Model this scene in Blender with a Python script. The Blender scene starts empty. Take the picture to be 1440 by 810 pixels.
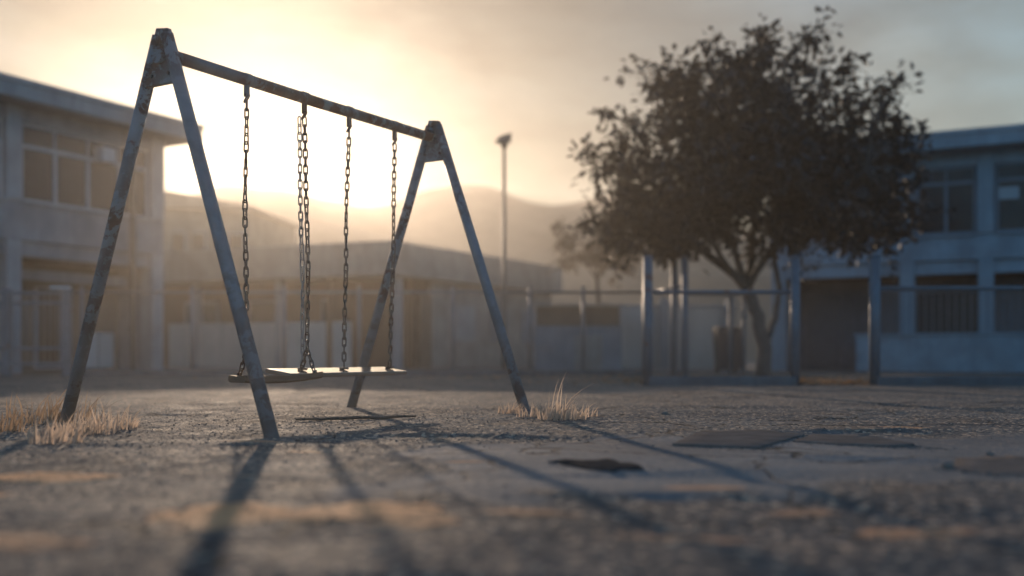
import bpy, math, random
import numpy as np
from mathutils import Vector, noise
random.seed(7); rng = np.random.default_rng(11)
S = bpy.context.scene
COL = S.collection
F, YH, CH = 1440.0, 500.0, 0.46            # photograph: focal length and horizon row in pixels, camera height in metres

def P(px, py, d):                           # point seen at pixel (px,py) at depth d
    return Vector(((px-720)/F*d, d, CH+(YH-py)/F*d))
def G(px, py):                              # point on the ground at a pixel
    d = F*CH/(py-YH)
    return Vector(((px-720)/F*d, d, 0.0))

# ------------------------------------------------------------------ object helpers
def tag(o, label=None, cat=None, group=None, kind=None):
    if label: o['label'] = label
    if cat: o['category'] = cat
    if group: o['group'] = group
    if kind: o['kind'] = kind
    return o
def thing(name, label, cat, loc=(0, 0, 0), group=None):
    o = bpy.data.objects.new(name, None); COL.objects.link(o)
    o.location = loc; o.empty_display_size = .2
    return tag(o, label, cat, group)
def origin(o):
    v = Vector((0, 0, 0))
    while o is not None:
        v += o.location; o = o.parent
    return v

class MB:
    def __init__(s): s.v = []; s.f = []; s.sm = []
    def quadbox(s, base, top):              # 4 bottom points, 4 top points, same winding
        b = len(s.v); s.v += [tuple(p) for p in base]+[tuple(p) for p in top]
        n = len(base)
        s.f += [tuple(b+n-1-i for i in range(n)), tuple(b+n+i for i in range(n))]
        s.f += [(b+i, b+(i+1) % n, b+n+(i+1) % n, b+n+i) for i in range(n)]
        s.sm += [False]*(n+2); return s
    def prism(s, pts, z0, z1):
        return s.quadbox([(p[0], p[1], z0) for p in pts], [(p[0], p[1], z1) for p in pts])
    def box(s, c, ax, ay, az):              # centre and three half-axis vectors
        c, ax, ay, az = Vector(c), Vector(ax), Vector(ay), Vector(az)
        b = [c-ax-ay-az, c+ax-ay-az, c+ax+ay-az, c-ax+ay-az]
        return s.quadbox(b, [p+2*az for p in b])
    def tube(s, path, radii, n=12, cap=True, smooth=True, closed=False):
        path = [Vector(p) for p in path]; k = len(path); b = len(s.v)
        if not hasattr(radii, '__len__'): radii = [radii]*k
        up = None
        for i, p in enumerate(path):
            if closed: t = path[(i+1) % k]-path[i-1]
            else: t = path[min(i+1, k-1)]-path[max(i-1, 0)]
            t.normalize()
            if up is None:
                up = Vector((0, 0, 1)) if abs(t.z) < .9 else Vector((1, 0, 0))
            x = up-t*up.dot(t); x.normalize(); y = t.cross(x); up = x
            for j in range(n):
                a = 2*math.pi*j/n
                s.v.append(tuple(p+(x*math.cos(a)+y*math.sin(a))*radii[i]))
        m = k if closed else k-1
        for i in range(m):
            for j in range(n):
                a0 = b+i*n; a1 = b+((i+1) % k)*n
                s.f.append((a0+j, a0+(j+1) % n, a1+(j+1) % n, a1+j)); s.sm.append(smooth)
        if cap and not closed:
            s.f.append(tuple(b+n-1-j for j in range(n))); s.f.append(tuple(b+(k-1)*n+j for j in range(n))); s.sm += [False]*2
        return s
    def build(s, name, mat, parent=None, bevel=0):
        me = bpy.data.meshes.new(name)
        o0 = origin(parent)
        me.from_pydata([(v[0]-o0.x, v[1]-o0.y, v[2]-o0.z) for v in s.v], [], s.f)
        me.polygons.foreach_set('use_smooth', s.sm)
        me.materials.append(mat); me.update()
        o = bpy.data.objects.new(name, me); COL.objects.link(o); o.parent = parent
        if bevel:
            m = o.modifiers.new('bevel', 'BEVEL'); m.width = bevel; m.segments = 2; m.limit_method = 'ANGLE'
        return o

# ------------------------------------------------------------------ materials
def newmat(name):
    m = bpy.data.materials.new(name); m.use_nodes = True
    nt = m.node_tree; nt.nodes.clear()
    out = nt.nodes.new('ShaderNodeOutputMaterial'); b = nt.nodes.new('ShaderNodeBsdfPrincipled')
    nt.links.new(b.outputs[0], out.inputs[0])
    return m, nt, b, out
def N(nt, t, **kw):
    n = nt.nodes.new(t)
    for k, v in kw.items():
        if k in n.inputs: n.inputs[k].default_value = v
        else: setattr(n, k, v)
    return n
def ramp(nt, src, stops):
    r = nt.nodes.new('ShaderNodeValToRGB'); nt.links.new(src, r.inputs[0])
    e = r.color_ramp.elements
    while len(e) < len(stops): e.new(.5)
    for i, (p, c) in enumerate(stops):
        e[i].position = p; e[i].color = (*c, 1) if hasattr(c, '__len__') else (c, c, c, 1)
    return r.outputs[0]
def mixc(nt, fac, a, b, mode='MIX'):
    m = nt.nodes.new('ShaderNodeMix'); m.data_type = 'RGBA'; m.blend_type = mode
    for s, v in ((0, fac), (6, a), (7, b)):
        if hasattr(v, 'is_output'): nt.links.new(v, m.inputs[s])
        elif s == 0: m.inputs[s].default_value = v
        else: m.inputs[s].default_value = (*v, 1)
    return m.outputs[2]
def tex(nt, scale, detail=4, rough=.6, coord='Object', dist=0, stretch=None):
    tc = nt.nodes.new('ShaderNodeTexCoord'); src = tc.outputs[coord]
    if stretch:
        mp = nt.nodes.new('ShaderNodeMapping'); mp.inputs['Scale'].default_value = stretch
        nt.links.new(src, mp.inputs[0]); src = mp.outputs[0]
    n = N(nt, 'ShaderNodeTexNoise', Scale=scale, Detail=detail, Roughness=rough, Distortion=dist)
    nt.links.new(src, n.inputs['Vector'])
    return n.outputs[0]
def bump(nt, b, h, strength=.4, dist=.01):
    n = N(nt, 'ShaderNodeBump', Strength=strength, Distance=dist)
    nt.links.new(h, n.inputs['Height']); nt.links.new(n.outputs[0], b.inputs['Normal'])
def plaster(name, c, dark=.6, scale=1.2, rough=.85):
    """weathered painted concrete: mottling, vertical rain streaks, grime specks"""
    m, nt, b, _ = newmat(name)
    d = tuple(x*dark for x in c)
    col = mixc(nt, ramp(nt, tex(nt, scale, 6, .65), [(.35, 0), (.7, 1)]), d, c)
    col = mixc(nt, ramp(nt, tex(nt, 2.2, 5, .6, stretch=(2.5, 2.5, .22)), [(.5, 0), (.72, .55)]), col, tuple(x*.5 for x in c))
    nt.links.new(col, b.inputs['Base Color']); b.inputs['Roughness'].default_value = rough
    bump(nt, b, tex(nt, 30, 4), .25, .01)
    return m
def rusty(name, paint, rust=(.13, .055, .03), amount=.52, rough=.5, scale=9, metal=0.0):
    m, nt, b, _ = newmat(name)
    base = mixc(nt, ramp(nt, tex(nt, 4, 6, .7), [(.3, 0), (.7, 1)]), tuple(x*.62 for x in paint), paint)
    mask = ramp(nt, tex(nt, scale, 8, .72, dist=.4), [(amount, 0), (amount+.05, 1)])
    big = ramp(nt, tex(nt, 1.6, 3, .5), [(.38, 0), (.62, 1)])
    mk = mixc(nt, 1.0, mask, big, 'MULTIPLY')
    rc = mixc(nt, tex(nt, 45, 4), tuple(x*.45 for x in rust), tuple(x*1.5 for x in rust))
    nt.links.new(mixc(nt, mk, base, rc), b.inputs['Base Color'])
    nt.links.new(ramp(nt, mk, [(0, rough), (1, .9)]), b.inputs['Roughness'])
    b.inputs['Metallic'].default_value = metal
    inv = ramp(nt, mk, [(0, 1), (1, 0)])
    add = mixc(nt, .35, inv, tex(nt, 90, 4))
    bump(nt, b, add, .5, .004)
    return m
def simple(name, c, rough=.6, metal=0, var=.3, scale=6):
    m, nt, b, _ = newmat(name)
    nt.links.new(mixc(nt, tex(nt, scale, 5), tuple(x*(1-var) for x in c), tuple(x*(1+var*.6) for x in c)), b.inputs['Base Color'])
    b.inputs['Roughness'].default_value = rough; b.inputs['Metallic'].default_value = metal
    return m

M = {}
M['paint'] = rusty('weathered_blue_grey_paint', (.19, .225, .255), rust=(.095, .055, .04), amount=.47)
M['beam'] = rusty('rusty_beam_paint', (.19, .195, .21), amount=.44, scale=7)
M['chain'] = rusty('chain_iron', (.16, .135, .12), amount=.5, rough=.42, metal=.7, scale=14)
M['pale_chain'] = rusty('galvanised_chain', (.34, .34, .34), amount=.6, rough=.4, metal=.5, scale=14)
M['wall_a'] = plaster('weathered_grey_plaster', (.27, .30, .33))
M['trim_a'] = plaster('pale_concrete', (.33, .36, .385), .7)
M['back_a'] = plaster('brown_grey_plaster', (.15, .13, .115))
M['wall_b'] = plaster('blue_grey_plaster', (.35, .42, .485))
M['trim_b'] = plaster('pale_blue_grey_concrete', (.29, .355, .41), .75)
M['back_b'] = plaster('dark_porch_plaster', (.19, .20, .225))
M['wall_c'] = plaster('stained_concrete', (.34, .32, .29))
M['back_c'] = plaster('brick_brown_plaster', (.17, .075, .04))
M['pale'] = plaster('whitewashed_wall', (.52, .50, .47), .8)
M['far'] = plaster('sandy_plaster', (.36, .28, .21))
M['brown'] = plaster('brown_panel', (.16, .11, .08))
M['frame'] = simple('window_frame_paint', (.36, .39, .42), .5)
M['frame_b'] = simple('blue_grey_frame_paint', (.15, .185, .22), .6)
M['dark'] = simple('dark_interior', (.035, .033, .032), .9)
M['steel'] = rusty('fence_steel', (.13, .165, .20), amount=.58, rough=.5, scale=6)
M['wire'] = simple('galvanised_wire', (.22, .23, .24), .5, .5)
M['door_b'] = simple('dark_blue_grey_door', (.10, .11, .125), .7)
M['bin'] = simple('dark_plastic', (.022, .024, .028), .85)
M['white'] = simple('chalky_white_paint', (.62, .61, .6), .6, 0, .15)
M['kerb'] = plaster('kerb_concrete', (.15, .16, .17), .7, 3)
M['lamp'] = simple('lamp_metal', (.09, .085, .08), .5, .3)
m, nt, b, _ = newmat('window_glass'); b.inputs['Base Color'].default_value = (.02, .022, .025, 1); b.inputs['Specular IOR Level'].default_value = .25
nt.links.new(ramp(nt, tex(nt, 2.5, 4), [(.3, .06), (.7, .3)]), b.inputs['Roughness']); M['glass'] = m
m, nt, b, _ = newmat('lamp_lens'); b.inputs['Base Color'].default_value = (.5, .48, .44, 1); b.inputs['Roughness'].default_value = .25; M['lens'] = m
# worn seats
m, nt, b, _ = newmat('worn_wood_seat')
g = tex(nt, 6, 6, .6, stretch=(1, 1, 14))
nt.links.new(mixc(nt, g, (.10, .06, .042), (.24, .155, .105)), b.inputs['Base Color']); b.inputs['Roughness'].default_value = .8; b.inputs['Specular IOR Level'].default_value = .12
bump(nt, b, g, .3, .004); M['seat'] = m
m, nt, b, _ = newmat('polished_wood_seat')
g = tex(nt, 5, 5, .6)
nt.links.new(mixc(nt, g, (.17, .12, .09), (.27, .2, .15)), b.inputs['Base Color']); b.inputs['Roughness'].default_value = .13
b.inputs['Specular IOR Level'].default_value = 1.0
M['seat2'] = m
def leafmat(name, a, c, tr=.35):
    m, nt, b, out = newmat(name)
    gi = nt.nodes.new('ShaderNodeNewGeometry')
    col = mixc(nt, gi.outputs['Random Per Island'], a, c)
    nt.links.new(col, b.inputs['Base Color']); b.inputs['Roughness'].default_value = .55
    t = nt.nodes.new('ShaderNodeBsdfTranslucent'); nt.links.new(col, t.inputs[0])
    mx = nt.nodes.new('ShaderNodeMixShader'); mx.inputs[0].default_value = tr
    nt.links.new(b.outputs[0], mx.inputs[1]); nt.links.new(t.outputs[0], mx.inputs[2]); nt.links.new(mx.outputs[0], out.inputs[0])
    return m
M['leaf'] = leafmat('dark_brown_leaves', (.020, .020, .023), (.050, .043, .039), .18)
M['leaf2'] = leafmat('dusty_brown_leaves', (.09, .07, .05), (.15, .11, .08))
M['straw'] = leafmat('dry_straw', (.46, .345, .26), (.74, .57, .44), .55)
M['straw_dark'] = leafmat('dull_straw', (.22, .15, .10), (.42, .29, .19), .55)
M['litter'] = leafmat('fallen_leaves', (.22, .12, .06), (.40, .24, .13), .3)
M['bark'] = plaster('grey_bark', (.10, .085, .075), .5, 5)
M['slab'] = plaster('brown_grey_slab', (.19, .165, .15), .65, 7, .95)
M['tar_and_shade'] = plaster('black_tar', (.085, .078, .076), .35, 26, .95)
M['stone'] = leafmat('broken_stone', (.10, .09, .08), (.30, .24, .20), .0)
for k_ in ('slab', 'tar_and_shade', 'stone', 'kerb'):
    for n_ in M[k_].node_tree.nodes:
        if n_.type == 'BSDF_PRINCIPLED': n_.inputs['Specular IOR Level'].default_value = 0.0
M['twig'] = simple('dead_twig', (.07, .055, .045), .8)
m, nt, b, _ = newmat('dry_hillside')
nt.links.new(mixc(nt, ramp(nt, tex(nt, .06, 6, .65), [(.35, 0), (.65, 1)]), (.07, .06, .045), (.19, .15, .11)), b.inputs['Base Color']); b.inputs['Roughness'].default_value = .95
M['hill'] = m

# ------------------------------------------------------------------ ground sheet
def seg(a, b, n): return list(np.linspace(a, b, n, endpoint=False))
def geo(a, b, n): return list(np.geomspace(a, b, n))
xs = seg(0, 1.6, 105)+seg(1.6, 4.0, 100)+seg(4.0, 9, 50)+geo(9, 300, 30)
xs = np.array([-x for x in xs[:0:-1]]+xs)
ys = np.array([-300, -120, -50, -20, -8, -3, -1, 0, .6]+seg(1.0, 2.0, 35)+seg(2.0, 5, 190)+seg(5, 9, 210)+seg(9, 16, 70)+geo(16, 300, 40))
def fb(x, y, s, o=0, oct=3):
    return noise.fractal(Vector((x*s+o, y*s-o, o*.37)), 1.0, 2.0, oct)     # roughly -1..1
def sstep(a, b, x):
    t = min(1, max(0, (x-a)/(b-a))); return t*t*(3-2*t)
def gravel_mask(x, y):
    """1 = coarse broken asphalt, 0 = worn smooth concrete"""
    e = fb(x, y, .9, 3)*.45+fb(x, y, 3.5, 9)*.15
    line = 5.15+.95*(x+.1)+ e            # crack edge running from near the centre to the right-rear
    far = sstep(-.05, .05, y-line) * (1-sstep(.0, 1.2, x-1.9+e))
    left = 1-sstep(-.06, .06, x+.62+e*1.3-.1*(y-4))
    near = 1-sstep(-.1, .1, y-3.35-e*1.2-.15*x)
    rightfar = sstep(5.6, 5.9, y+e)*sstep(.6, .9, x+e)
    return max(far, left, near, rightfar)
def shade_mask(x, y):
    """painted shade: darker ground colour at the front and left of the yard"""
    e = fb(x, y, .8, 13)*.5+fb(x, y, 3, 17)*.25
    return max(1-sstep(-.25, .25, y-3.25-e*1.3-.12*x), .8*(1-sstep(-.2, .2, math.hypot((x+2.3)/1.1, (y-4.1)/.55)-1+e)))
ORANGE_SPOTS = [(-.80, 2.93, .24, .25, 1.0), (-.46, 2.95, .27, .19, 1.0), (-.28, 2.78, .13, .09, .9), (.05, 2.98, .16, .08, .6), (-1.72, 3.76, .26, .13, .9), (-1.75, 3.3, .16, .1, .8), (.42, 2.66, .2, .09, .6), (1.1, 2.75, .2, .1, .6), (1.6, 2.35, .22, .1, .7), (-1.35, 5.5, .25, .06, .6), (.66, 3.55, .13, .06, .6), (-1.2, 2.5, .2, .12, .55), (-.2, 4.4, .12, .05, .6), (-.95, 4.75, .1, .05, .8), (.9, 3.1, .12, .06, .5), (1.0, 8.2, .5, .12, .5), (2.4, 6.4, .25, .07, .6)]  # orange patches in the ground colour: centre, radii, strength
def orange_mask(x, y):
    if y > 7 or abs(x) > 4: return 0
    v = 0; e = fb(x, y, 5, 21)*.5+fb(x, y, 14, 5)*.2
    for cx, cy, rx, ry, a in ORANGE_SPOTS:
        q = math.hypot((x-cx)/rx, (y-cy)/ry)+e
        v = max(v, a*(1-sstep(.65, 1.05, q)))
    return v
def gz(x, y):
    if abs(x) > 40 or y > 60 or y < .5: return 0.0
    h = .012*fb(x, y, .55, 1, 2)
    if y < 16 and abs(x) < 9:
        g = gravel_mask(x, y)
        fade = 1-sstep(9, 16, y)
        h += fade*(.6+.4*sstep(3.2, 4.6, y))*(g*(.004*fb(x, y, 6, 4, 2)+.0055*fb(x, y, 22, 8, 2)+.004*max(0, fb(x, y, 41, 15, 1))+.005)+(1-g)*.0022*fb(x, y, 6, 2, 3))
        h += .006*orange_mask(x, y)
        # long shallow dips
        h -= .02*sstep(.15, .5, fb(x, y*2.2, .5, 31, 2))*fade
    return h
nx, ny = len(xs), len(ys)
V = []; gm = np.zeros(nx*ny, np.float32); tm = np.zeros(nx*ny, np.float32); cm = np.zeros(nx*ny, np.float32)
k = 0
for y in ys:
    for x in xs:
        V.append((x, y, gz(x, y)))
        if .5 < y < 30 and abs(x) < 14:
            gm[k] = .22+.78*gravel_mask(x, y)*(.9+.1*fb(x, y, 3, 2)); cm[k] = orange_mask(x, y); tm[k] = shade_mask(x, y)
        else: gm[k] = .6
        k += 1
Fc = [(j*nx+i, j*nx+i+1, (j+1)*nx+i+1, (j+1)*nx+i) for j in range(ny-1) for i in range(nx-1)]
me = bpy.data.meshes.new('ground'); me.from_pydata(V, [], Fc); me.polygons.foreach_set('use_smooth', [True]*len(Fc))
for nm, arr in (('gravel', gm), ('orange_spots', cm), ('tar_and_shade', tm)):
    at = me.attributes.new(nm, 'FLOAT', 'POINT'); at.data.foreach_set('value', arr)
m, nt, b, _ = newmat('broken_asphalt_and_concrete')
ga = N(nt, 'ShaderNodeAttribute', attribute_name='gravel').outputs['Fac']; ca = N(nt, 'ShaderNodeAttribute', attribute_name='orange_spots').outputs['Fac']
vor = N(nt, 'ShaderNodeTexVoronoi', Scale=42.0); tc = nt.nodes.new('ShaderNodeTexCoord'); nt.links.new(tc.outputs['Object'], vor.inputs['Vector'])
agg = mixc(nt, vor.outputs['Color'], (.07, .068, .068), (.38, .32, .265))
agg = mixc(nt, ramp(nt, tex(nt, 1.1, 5, .65), [(.38, 0), (.66, 1)]), agg, (.085, .085, .088))
agg = mixc(nt, ramp(nt, tex(nt, 2.3, 6, .7, dist=.6), [(.52, 0), (.62, .8)]), agg, (.21, .155, .115))
ch = N(nt, 'ShaderNodeSeparateColor'); nt.links.new(vor.outputs['Color'], ch.inputs[0])
pale = ramp(nt, ch.outputs[1], [(.84, 0), (.90, 1)])
ta = N(nt, 'ShaderNodeAttribute', attribute_name='tar_and_shade').outputs['Fac']
agg = mixc(nt, ta, agg, mixc(nt, vor.outputs['Color'], (.034, .036, .042), (.17, .155, .145)))  # foreground shade painted in as darker, bluer aggregate
agg = mixc(nt, pale, agg, (.50, .37, .27))
conc = mixc(nt, ramp(nt, tex(nt, 2.2, 8, .7), [(.3, 0), (.7, 1)]), (.13, .132, .138), (.29, .292, .295))
conc = mixc(nt, ramp(nt, tex(nt, .55, 5, .6), [(.45, 0), (.6, .7)]), conc, (.12, .12, .125))
col = mixc(nt, ga, conc, agg)
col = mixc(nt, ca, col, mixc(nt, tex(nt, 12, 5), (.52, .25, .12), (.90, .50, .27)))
# cracks
vc = N(nt, 'ShaderNodeTexVoronoi', Scale=.55); vc.feature = 'DISTANCE_TO_EDGE'
wn = N(nt, 'ShaderNodeTexNoise', Scale=2.0, Detail=5.0); nt.links.new(tc.outputs['Object'], wn.inputs['Vector'])
ad = N(nt, 'ShaderNodeVectorMath', operation='MULTIPLY_ADD'); nt.links.new(wn.outputs['Color'], ad.inputs[0]); ad.inputs[1].default_value = (.9, .9, .9); nt.links.new(tc.outputs['Object'], ad.inputs[2])
nt.links.new(ad.outputs[0], vc.inputs['Vector'])
crack = ramp(nt, vc.outputs['Distance'], [(0, 1), (.012, 0)])
col = mixc(nt, crack, col, (.025, .023, .022))
nt.links.new(col, b.inputs['Base Color'])
nt.links.new(ramp(nt, tex(nt, 3, 5), [(.3, .7), (.7, .95)]), b.inputs['Roughness'])
b.inputs['Specular IOR Level'].default_value = .03
hh = mixc(nt, .5, ramp(nt, vor.outputs['Distance'], [(0, 1), (.7, 0)]), tex(nt, 110, 3))
hh = mixc(nt, ga, mixc(nt, .55, hh, tex(nt, 16, 8, .75)), hh)
hh = mixc(nt, crack, hh, (0, 0, 0))
bump(nt, b, hh, 1.0, .014)
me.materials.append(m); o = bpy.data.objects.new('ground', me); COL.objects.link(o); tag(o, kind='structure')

# loose stones, uncountable
mb = MB()
for i in range(9000):
    if i < 6500:
        d = 2.0+8*rng.random()**1.3; x = (rng.random()*2-1)*(.55*d+.4)
    else:
        d = 5+3*rng.random(); x = rng.normal(-1.2, .9)
    edge = i % 9 == 0
    if edge:
        q0_, q1_ = random.choice((((945, 627), (1066, 632)), ((1066, 632), (1132, 613)), ((1142, 612), (1292, 627)), ((1112, 622), (1252, 629)), ((1332, 662), (1400, 672)), ((1252, 629), (1330, 630)), ((783, 653), (905, 657))))
        t_ = rng.random(); g_ = G(q0_[0]+(q1_[0]-q0_[0])*t_, q0_[1]+(q1_[1]-q0_[1])*t_); x, d = g_.x+rng.normal(0, .03), g_.y+rng.normal(-.02, .05)
    if not edge and gravel_mask(x, d) < .5 and rng.random() < .8: continue
    r = .0022+.0055*rng.random()**3; z = gz(x, d)
    c = Vector((x, d, z+r*.3)); q = []
    for sx, sy, sz in ((1, 0, 0), (0, 1, 0), (-1, 0, 0), (0, -1, 0), (0, 0, .7), (0, 0, -.7)):
        jt = .7+.6*rng.random(); a = i*1.7
        q.append(c+Vector(((sx*math.cos(a)-sy*math.sin(a))*r*jt*1.3, (sx*math.sin(a)+sy*math.cos(a))*r*jt, sz*r*jt)))
    bb = len(mb.v); mb.v += [tuple(p) for p in q]
    for j in range(4):
        mb.f += [(bb+j, bb+(j+1) % 4, bb+4), (bb+(j+1) % 4, bb+j, bb+5)]; mb.sm += [False]*2
tag(mb.build('gravel', M['stone']), 'loose gravel scattered over the broken playground surface', 'gravel', kind='stuff')

# ------------------------------------------------------------------ hills
def hill(name, prof, d0, w, seed, nd=26):
    pxs = np.linspace(prof[0][0], prof[-1][0], 150)
    yy = np.interp(pxs, [p[0] for p in prof], [p[1] for p in prof])
    ker = np.hanning(9); ker /= ker.sum(); yy = np.convolve(np.pad(yy, 4, 'edge'), ker, 'valid')
    mb = MB(); b0 = 0
    for j in range(nd):
        t = -1+2*j/(nd-1); d = d0+w*t
        for i, (px, py) in enumerate(zip(pxs, yy)):
            x = (px-720)/F*d0*(1+.15*t)
            edge = min(1, i/12, (len(pxs)-1-i)/12)
            H = (CH+(YH-py)/F*d0)*edge
            h = H*(1-t*t)**.8+(H*.05)*fb(x, d, .06, seed, 5)*(1-t*t)
            mb.v.append((x, d, max(-.5, h-.5+.5*(1-t*t))))
    n = len(pxs)
    for j in range(nd-1):
        for i in range(n-1):
            mb.f.append((j*n+i, j*n+i+1, (j+1)*n+i+1, (j+1)*n+i)); mb.sm.append(True)
    tag(mb.build(name, M['hill']), kind='structure')
hill('far_hills', [(-500, 330), (-100, 300), (200, 285), (285, 276), (330, 270), (400, 266), (450, 278), (500, 297), (535, 302), (560, 291), (600, 272), (650, 260), (700, 268), (740, 285), (778, 303), (800, 292), (830, 279), (880, 284), (960, 310), (1060, 335), (1200, 345), (1500, 335), (2000, 350)], 200, 55, 3)
hill('near_hills', [(-300, 350), (0, 330), (250, 305), (330, 300), (400, 312), (480, 322), (560, 335), (640, 352), (760, 372), (860, 380), (1000, 385), (1300, 380), (1700, 390)], 118, 28, 8)

# ------------------------------------------------------------------ swing set
A = Vector((-2.117, 6.21, 0)); B = Vector((-.66, 8.65, 0)); HT = 2.40
ub = (B-A).normalized(); nb = Vector((ub.y, -ub.x, 0)); Z = Vector((0, 0, 1))
root = thing('swing_set', 'tall weathered metal swing set with two rusty A-shaped ends, alone in the yard', 'swing set', (A+B)/2)
SP = .905
for C, sgn in ((A, -1), (B, 1)):
    for s in (-1, 1):
        foot = C+nb*SP*s; foot.z = gz(foot.x, foot.y)-.03
        if C is A and s == -1: foot += Vector((-.14, .27, 0))
        top = C+nb*.035*s; top.z = HT+.0
        MB().tube([foot, foot.lerp(top, .5), top], [.042, .041, .040], 18).build('leg', M['paint'], root)
    # gusset plate closing the apex, a welded trapezoid
    k = .30; w0 = .035+(SP-.035)*k/HT+.01; c = C-ub*.0
    mb = MB(); th = ub*.018
    pts = [c-nb*w0+Z*(HT-k), c+nb*w0+Z*(HT-k), c+nb*.075+Z*(HT-.05), c+nb*.06+Z*(HT+.035), c-nb*.045+Z*(HT+.05), c-nb*.075+Z*(HT-.04)]
    mb.quadbox([p-th for p in pts], [p+th for p in pts])
    mb.build('apex_plate', M['paint'], root, .008)
    for a_, z_ in ((-.05, .07), (.05, .07), (-.075, .24), (.075, .24)):
        q_ = C+nb*a_+Z*(HT-z_); MB().tube([q_-ub*.03, q_+ub*.03], .0115, 6, smooth=False).build('bolt', M['chain'], root)
    MB().tube([C-nb*.0+Z*(HT-.13)-ub*.05, C+Z*(HT-.13)+ub*.05], .047, 16).build('collar', M['paint'], root)
ZB = HT-.105
mb = MB(); mb.tube([(A+ub*.02)+Z*ZB, (A+B)/2+Z*(ZB-.006), (B-ub*.02)+Z*ZB], .039, 18); mb.build('top_beam', M['beam'], root)
def bar_at(px):
    k = (px-720)/F; L = (B-A).length
    t = (k*A.y-A.x)/(ub.x-k*ub.y)
    return A+ub*t, t
hang = []
for px in (347, 428, 491, 555):
    p, t = bar_at(px); hang.append((p, t))
    mb = MB()
    mb.tube([p-ub*.026+Z*(ZB-.001), p+ub*.026+Z*(ZB-.001)], .0412, 18)
    mb.box(p+Z*(ZB-.075), ub*.017, nb*.012, Z*.042)
    ring = [p+Z*(ZB-.128)+(nb*math.cos(a)*.7+ub*math.sin(a)*.7)*.024+Z*math.sin(a+1.1)*.024 for a in np.linspace(0, 2*math.pi, 14, endpoint=False)]
    mb.tube(ring, .0065, 8, closed=True)
    mb.build('hanger', M['beam'], root, .003)
ZH = ZB-.145

def chain_mesh(top, bot, pitch=.056, r=.0058, wdt=.0135, sway=.0, seed=0):
    """a welded-link chain along a slightly slack line"""
    rr = random.Random(seed); L = (top-bot).length; n = max(2, int(round(L/pitch))); pitch = L/n
    mb = MB(); side = Vector((rr.uniform(-1, 1), rr.uniform(-1, 1), 0)).normalized()
    def pos(t): return top.lerp(bot, t)+side*sway*math.sin(math.pi*t)+Vector((math.sin(t*9+seed), math.cos(t*7+seed), 0))*.0035*math.sin(math.pi*t)
    tw = rr.uniform(0, 3)
    for i in range(n):
        a, c = pos(i/n), pos((i+1)/n); ax = (c-a).normalized(); mid = (a+c)/2
        ang = tw+(math.pi/2)*(i % 2)+i*.05+rr.uniform(-.5, .5)
        x = Vector((math.cos(ang), math.sin(ang), 0)); x = (x-ax*x.dot(ax)).normalized()
        hl = pitch/2+r*1.5; st = hl-wdt
        pts = []
        for q in np.linspace(0, math.pi, 7): pts.append(mid+ax*(st+wdt*math.sin(q))*1+x*wdt*math.cos(q))
        for q in np.linspace(math.pi, 2*math.pi, 7): pts.append(mid-ax*(st-wdt*math.sin(q))*1+x*wdt*math.cos(q))
        mb.tube(pts, r, 7, closed=True)
    return mb
def shackle(mb, p, q, r=.006):
    mb.tube([p, p.lerp(q, .5), q], r, 8)

# near swing: short wooden seat, its near end hanging lower
p1, p2 = hang[0][0], hang[1][0]
sa = p1+Z*.318; sb = p2+Z*.332+nb*.03
sw = thing('swing', 'near swing with short worn wooden seat hanging a little crooked', 'swing', (p1+p2)/2+Z*.35, 'swings hanging from the metal frame')
ax = (sb-sa).normalized(); sn = ax.cross(Z).normalized(); su = sn.cross(ax)
e0, e1 = sa-ax*.085, sb+ax*.07
mb = MB()
prof = [(-.085, -.022), (-.07, -.034), (.07, -.034), (.085, -.02), (.082, .014), (.0, .006), (-.08, .016)]
sec = []
for t in np.linspace(0, 1, 9):
    c = e0.lerp(e1, t)-su*.018*math.sin(math.pi*t)
    sec.append([c+sn*a+su*bz for a, bz in prof])
for i in range(8):
    b0 = len(mb.v); mb.v += [tuple(p) for p in sec[i]+sec[i+1]]; n = len(prof)
    mb.f += [(b0+j, b0+n+j, b0+n+(j+1) % n, b0+(j+1) % n) for j in range(n)]; mb.sm += [False]*n
    if i == 0: mb.f.append(tuple(range(b0, b0+n))); mb.sm.append(False)
    if i == 7: mb.f.append(tuple(b0+2*n-1-j for j in range(n))); mb.sm.append(False)
mb.build('seat', M['seat'], sw)
for i, (pt, sp) in enumerate(((p1, sa), (p2, sb))):
    split = sp+su*.17
    cm_ = chain_mesh(pt+Z*ZH, split, seed=i+1, sway=.012)
    for s in (-1, 1):
        lo = sp+sn*.07*s+su*.01
        mm = chain_mesh(split, lo, pitch=.044, r=.0052, wdt=.012, seed=9+s+i)
        bb = len(cm_.v); cm_.v += mm.v; cm_.f += [tuple(bb+q for q in f) for f in mm.f]; cm_.sm += mm.sm
    cm_.build('chain', M['chain'], sw)
    for s in (-1, 1): MB().box(sp+sn*.07*s+su*.012, ax*.012, sn*.012, su*.014).build('bracket', M['chain'], sw, .002)

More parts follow.
